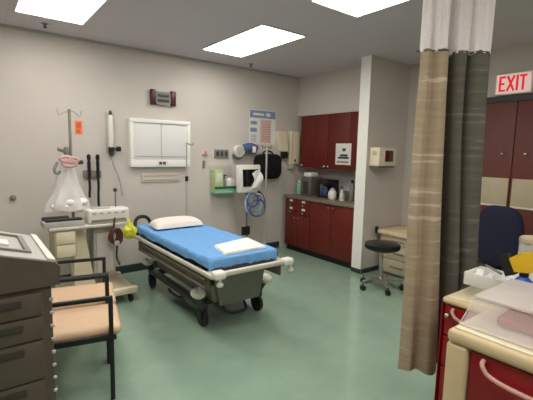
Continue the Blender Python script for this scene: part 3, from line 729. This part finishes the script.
# lid with a sloping top: higher on the left
lf = MB().prism([(cx0-.02, cy0, .985), (cx1+.015, cy0, .985), (cx1+.02, cy0, 1.06), (cx1+.005, cy0, 1.078), (-.02, cy0, 1.157), (cx0-.02, cy0, 1.157)], (0, cy1-cy0+.01, 0))
lf.build('lid', 'taupe', t)
def topz(x): return 1.078+min(.079, (cx1+.005-x)/.275*.079)
T = MB()
def slab(xa, xb, ya, yb, h0, h1):
    mid = [-.02] if xa < -.02 < xb else []
    xs = [xa]+mid+[xb]
    T.prism([(x, ya, topz(x)+h0) for x in xs]+[(x, ya, topz(x)+h1) for x in xs[::-1]], (0, yb-ya, 0))
slab(cx0-.01, cx1, cy0+.005, cy1, .0, .006)
T.build('top_panel', 'lgrey', t)
T = MB(); slab(cx1-.022, cx1+.004, cy0+.004, cy1, .006, .014); T.build('edge_strip', 'white', t)
T = MB()
slab(-.3, .19, 1.82, 1.84, .006, .016); slab(-.3, .19, 2.16, 2.18, .006, .016); slab(.17, .19, 1.84, 2.16, .006, .016); slab(-.3, -.28, 1.84, 2.16, .006, .016)
T.build('tray_rim', 'mgrey', t)
T = MB(); slab(-.2, -.02, 1.9, 2.05, .006, .02); slab(.02, .12, 1.92, 2.02, .006, .014); T.build('label_plate', 'paper', t)
for i, (za, zb) in enumerate(((.87, .965), (.77, .865), (.6, .765), (.43, .595), (.15, .425))):
    d = MB().box(cx0+.02, cx1-.05, cy0, cy0+.02, za, zb, .006).build('drawer', 'taupe', t)
    MB().box(cx0+.06, cx1-.12, cy0-.006, cy0+.002, zb-.05, zb-.018, .004).build('finger_slot', 'taupedk', d)
for k in range(14):
    z = .93-.057*k
    MB().box(cx1-.024, cx1-.008, cy0+.012, cy0+.024, z-.014, z, .004).build('edge_tab', 'lgrey', t)
MB().box(cx0, cx1-.02, cy0+.03, cy1, .1, .12, .004).build('chassis', 'black', t)
for x in (cx0+.07, cx1-.08):
    for y in (cy0+.09, cy1-.07):
        MB().cyl((x-.016, y, .05), (x+.016, y, .05), .05).cyl((x, y, .06), (x, y, .11), .012).build('caster', 'black', t)

# ------------------------------------------------------------------ curtain
tv = Vector((.79, -.613, 0)); nv = Vector((-.613, -.79, 0))       # along the bunch / towards the room
C0 = Vector((2.0, 1.245, 0))
prof_top = [(.005, .0), (.03, .04), (.065, .012), (.105, .042), (.145, .02), (.16, -.06), (.175, -.11), (.19, -.05), (.2, .0), (.23, .02), (.26, .005), (.272, -.045), (.285, -.01), (.31, .015), (.355, .012), (.385, -.01), (.393, -.05)]
prof_bot = [(-.01, .0), (.04, .05), (.09, .018), (.145, .055), (.2, .03), (.24, -.03), (.25, -.11), (.255, -.06), (.26, -.01), (.285, .02), (.32, .005), (.335, -.045), (.35, -.01), (.375, .015), (.42, .012), (.445, -.01), (.45, -.05)]
def cr(P, u):
    n = len(P)-1; f = min(u*n, n-1e-6); i = int(f); f -= i
    p = [Vector(P[max(0, min(n, i+k))]) for k in (-1, 0, 1, 2)]
    return .5*((2*p[1])+(p[2]-p[0])*f+(2*p[0]-5*p[1]+4*p[2]-p[3])*f*f+(3*p[1]-p[0]-3*p[2]+p[3])*f**3)
def curt(u, z):
    k = max(0, min(1, (2.1-z)/1.8)); k = k*k*(3-2*k)
    a = cr(prof_top, u).lerp(cr(prof_bot, u), k)
    w = .006*math.sin(z*3+u*9)
    return C0+tv*(a.x+w)+nv*a.y+Vector((0, 0, z))
t = thing('privacy_curtain', (2.15, 1.13, .25), 'tan striped privacy curtain with shade-toned folds and white mesh top gathered beside the carts', 'curtain')
us = 5.4/16
def cloth(ua, ub, nm, m):
    b = MB()
    b.grid(lambda u, v: curt(ua+u*(ub-ua), (2.105+.012*math.sin((ua+u*(ub-ua))*40))*(1-v)+(.258+.015*math.sin(u*6))*v), max(8, int(110*(ub-ua))), 40, .003)
    return b.build(nm, m, t, ang=80)
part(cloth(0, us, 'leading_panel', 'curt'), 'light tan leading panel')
part(cloth(us, 1, 'gathered_panel', 'curtshade'), 'gathered folds with shade in their colour')
def meshf(u, v):
    a = cr(prof_top, u); z = 2.71*(1-v)+2.1*v
    return C0+tv*(-.006+a.x*1.02)+nv*(a.y*(.25+.55*v)+.006*math.sin(u*90))+Vector((0, 0, z))
MB().grid(meshf, 150, 6, .002).build('mesh_panel', 'mesh', t, ang=80)
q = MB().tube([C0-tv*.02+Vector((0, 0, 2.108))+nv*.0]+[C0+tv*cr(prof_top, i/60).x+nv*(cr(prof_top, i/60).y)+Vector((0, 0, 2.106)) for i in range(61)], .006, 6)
q.build('heading_tape', 'curtshade', t)
t = thing('curtain_track', (2.2, 1.1, 2.715), 'white ceiling track that carries the privacy curtain', 'curtain track')
a = C0-tv*.9+Vector((0, 0, 2.727)); b = C0+tv*1.2+Vector((0, 0, 2.727))
n2 = nv*.012
MB().prism([a+n2+Vector((0, 0, -.014)), b+n2+Vector((0, 0, -.014)), b-n2+Vector((0, 0, -.014)), a-n2+Vector((0, 0, -.014))], (0, 0, .026)).build('rail', 'white', t)
for k in range(8):
    c = C0+tv*(.01+.05*k)+Vector((0, 0, 2.705)); MB().cyl(c, c+Vector((0, 0, .0075)), .006).build('glider', 'lgrey', t)

# ------------------------------------------------------------------ red drawer carts, lower right
def red_cart(x0, x1, y0, y1, top, label, drawers, rim, post):
    t = thing('drawer_cart', ((x0+x1)/2, (y0+y1)/2, 0), label, 'cart', 'red drawer carts')
    MB().box(x0, x1, y0, y1, top-rim, top-.006, .018, 3).build('rim', 'rimbeige', t)
    MB().box(x0+.02, x1-.02, y0+.02, y1-.02, top-.008, top, .003).build('top_panel', 'cream', t)
    for y in (y0, y1-post): MB().box(x0+.004, x0+.05, y, y+post, .14, top-rim, .012 if post > .03 else .002, 3).build('corner_post', 'rimbeige' if post > .03 else 'red', t)
    MB().box(x0+.05, x1, y0+.004, y1-.004, .14, top-rim, .006).build('body', 'rimbeige' if post > .03 else 'red', t)
    MB().box(x0+.02, x1, y0, y1, .1, .14, .006).build('base', 'dgrey', t)
    z = top-rim-.004
    for h in drawers:
        d = MB().box(x0+.014, x0+.05, y0+post+.004, y1-post-.004, z-h, z, .008, 3).build('drawer', 'red', t)
        ya, yb = y0+post+.06, y1-post-.05; zc = z-.036
        MB().tube([(x0+.014, yb, zc+.02), (x0-.006, yb, zc+.012), (x0-.01, yb-.03, zc-.024), (x0-.01, (ya+yb)/2, zc-.03), (x0-.01, ya+.03, zc-.024), (x0-.006, ya, zc+.012), (x0+.014, ya, zc+.02)], .0075, 8, 2).build('handle', 'redpale', d)
        z -= h+.006
    for x in (x0+.07, x1-.06):
        for y in (y0+.06, y1-.06):
            MB().cyl((x-.014, y, .045), (x+.014, y, .045), .045).cyl((x, y, .05), (x, y, .11), .01).build('caster', 'black', t)
    return t
red_cart(1.3, 1.8, -.02, .635, .95, 'nearest red drawer cart with tan rim, at the lower right corner', (.2, .2, .3), .055, .075)
r2 = red_cart(1.85, 2.22, .32, .94, .85, 'farther red drawer cart with tan rim, between the curtain and nearest cart', (.16, .16, .3), .04, .006)
MB().cyl((1.865, .9, .76), (1.842, .9, .76), .006).sph((1.836, .9, .76), .013).build('lock_knob', 'chrome', r2)
# clear bin with cloudy lid
t = thing('clear_bin', (1.57, .3, .95), 'see-through plastic bin with cloudy lid on the nearest red cart', 'bin')
bx0, bx1, by0, by1, bz0, bz1 = 1.345, 1.77, .0, .612, .952, 1.03
b = MB()
A0 = [(bx0, by0, bz0), (bx1, by0, bz0), (bx1, by1, bz0), (bx0, by1, bz0)]
A1 = [(bx0+.1, by0+.02, bz1), (bx1, by0+.02, bz1), (bx1, by1-.004, bz1), (bx0+.1, by1-.004, bz1)]
v0 = [b.bm.verts.new(p) for p in A0]; v1 = [b.bm.verts.new(p) for p in A1]
fs = [b.bm.faces.new((v0[i], v0[(i+1) % 4], v1[(i+1) % 4], v1[i])) for i in range(4)]+[b.bm.faces.new(v0[::-1])]
bmesh.ops.recalc_face_normals(b.bm, faces=fs); bmesh.ops.solidify(b.bm, geom=fs, thickness=.003)
b.build('tub', 'clear', t)
MB().box(bx0+.09, bx1+.004, by0+.015, by1+.002, bz1, bz1+.012, .005).build('lid', 'clearlid', t)
MB().tube([(bx0, by0, bz0+.006), (bx0, by1, bz0+.006), (bx0+.1, by1, bz1-.004)], .004, 6).build('ridge', 'clearlid', t)
for i, (x, y, rz) in enumerate(((1.59, .44, .2), (1.59, .2, -.15))):
    o = MB().box(x-.15, x+.14, y-.1, y+.1, .957, .99, .012, 3, rot=(0, 0, rz*.3)).build('supply_pack', 'red', loc=(x, y, .957))
    tag(o, ('red pack lying in the clear bin, the nearer one' if i else 'red pack lying in the clear bin, toward the curtain end'), 'pack')
# white riser, tray and packets on the farther cart
o = MB().box(1.96, 2.08, .69, .83, .852, .91, .008).build('riser_box', 'white', loc=(1.99, .75, .852)); tag(o, 'white box under the white tray on the farther red cart', 'box')
t = thing('white_tray', (2.01, .73, .911), 'white plastic tray with lipped edge on the farther red cart', 'tray')
MB().box(1.93, 2.1, .665, .872, .912, .922, .004).build('floor_panel', 'white', t)
MB().box(1.925, 1.935, .66, .877, .912, .975, .004).box(2.095, 2.105, .66, .877, .912, .975, .004).box(1.935, 2.095, .66, .67, .912, .975, .004).box(1.935, 2.095, .867, .877, .912, .975, .004).build('side_wall', 'white', t)
for i, (x, y, z, rz, mm, lb) in enumerate(((2.015, .838, .924, .2, 'linen', 'crumpled white packet at the far end of the white tray'), (2.015, .77, .924, -.2, 'paper', 'white paper packet in the middle of the white tray'), (2.015, .702, .924, .15, 'linen', 'white packet at the near end of the white tray'))):
    def pf(u, v, x=x, y=y, z=z, rz=rz, i=i):
        a, b2 = 2*u-1, 2*v-1
        h = max(0, 1-a**4)*max(0, 1-b2**4)
        p = Matrix.Rotation(rz, 3, 'Z') @ Vector((a*.068, b2*.027, 0))
        return Vector((x, y, z))+p+Vector((0, 0, .05*h+.014*abs(noise.noise(Vector((a*2.4, b2*2.4, i*3.))))))
    o = MB().grid(pf, 16, 12, .002).build('packet', mm, loc=(x, y, z)); tag(o, lb, 'packet', None)
o = MB().cyl((1.98, .73, .992), (2.06, .83, .995), .006).cyl((2.06, .83, .995), (2.067, .839, .995), .006, .001).build('pen', 'mgrey', loc=(2.02, .78, .99)); tag(o, 'grey pen lying across the packets in the white tray', 'pen')
# spray bottle
bx, by = 1.885, .605
t = thing('spray_bottle', (bx, by, .852), 'blue spray bottle with yellow and black trigger head behind the clear bin', 'spray bottle')
MB().lathe([(.036, .852), (.042, .86), (.043, .98), (.036, 1.01), (.016, 1.03), (.016, 1.06)], (bx, by, 0), 20).build('body', 'blue', t)
sl = Vector((-.05, .9, -.42)).normalized()           # the head points towards the curtain and down
hc = Vector((bx, by-.02, 1.1))
side = Vector((1, 0, 0)); up2 = side.cross(sl).normalized()
if up2.z < 0: up2 = -up2
def hp(a, b): return hc+sl*a*1.1+up2*b*1.5
MB().prism([hp(-.05, -.02)-side*.017, hp(-.05, .022)-side*.017, hp(.02, .03)-side*.017, hp(.065, .022)-side*.017, hp(.065, -.018)-side*.017, hp(.01, -.03)-side*.017], side*.034).build('trigger_head', 'yellow', t)
MB().prism([hp(.064, -.026)-side*.02, hp(.064, .036)-side*.02, hp(.1, .034)-side*.02, hp(.1, -.026)-side*.02], side*.04).build('nozzle', 'black', t)
MB().tube([hp(.035, -.02), hp(.05, -.05), hp(.04, -.085)], .008, 8, 1).build('trigger', 'black', t)
MB().cyl((bx, by, 1.03), (bx, by, 1.07), .018).build('neck_collar', 'black', t)
# wipes canister
x, y = 2.16, .68
t = thing('wipes_canister', (x, y, .852), 'grey white wipes canister with a beige lid at the right picture edge', 'canister')
MB().lathe([(.045, .852), (.047, .858), (.047, 1.125), (.044, 1.13)], (x, y, 0), 24).build('body', 'lgrey', t)
MB().lathe([(.049, 1.13), (.049, 1.15), (.04, 1.16), (.012, 1.165)], (x, y, 0), 24).build('lid', 'beige', t)
MB().lathe([(.0475, .95), (.0475, 1.08)], (x, y, 0), 24).build('label_band', 'paper', t)

# ------------------------------------------------------------------ navy office chair
t = thing('office_chair', (4.15, 1.5, 0), 'navy blue office chair with rounded back in front of the dark red doors', 'chair')
def shell(u, v):
    a = 2*PI*u; b = PI*v
    se = lambda w, m: math.copysign(abs(w)**m, w)
    return Vector((3.95+.045*se(math.sin(b), .5)*se(math.cos(a), .8)+.03*((math.sin(a)*math.sin(b))**2), 1.515+.205*se(math.sin(b), .6)*se(math.sin(a), .7), .80+.29*se(math.cos(b), .7)))
MB().grid(shell, 36, 24).build('backrest', 'navyc', t)
MB().box(3.98, 4.44, 1.31, 1.79, .43, .5, .035, 4).build('seat', 'navy', t)
MB().box(3.985, 4.01, 1.5, 1.6, .4, .7, .006).box(3.99, 4.2, 1.5, 1.6, .4, .425, .006).build('back_bracket', 'black', t)
MB().cyl((4.2, 1.55, .1), (4.2, 1.55, .43), .025).build('gas_column', 'black', t)
for k in range(5):
    a = 2*PI*k/5; x, y = 4.2+.26*math.cos(a), 1.55+.26*math.sin(a)
    l = MB().cyl((4.2, 1.55, .11), (x, y, .085), .022, .016).build('base_leg', 'black', t)
    MB().cyl((x-.012, y, .032), (x+.012, y, .032), .032).cyl((x, y, .032), (x, y, .09), .008).build('caster', 'black', l)

# ------------------------------------------------------------------ world and view
w = bpy.data.worlds.new('world'); SC.world = w; w.use_nodes = True
w.node_tree.nodes['Background'].inputs[0].default_value = (.5, .5, .5, 1); w.node_tree.nodes['Background'].inputs[1].default_value = .1
SC.view_settings.view_transform = 'Standard'; SC.view_settings.look = 'None'
SC.view_settings.gamma = 1; SC.view_settings.use_curve_mapping = False
SC.view_settings.exposure = 0.48
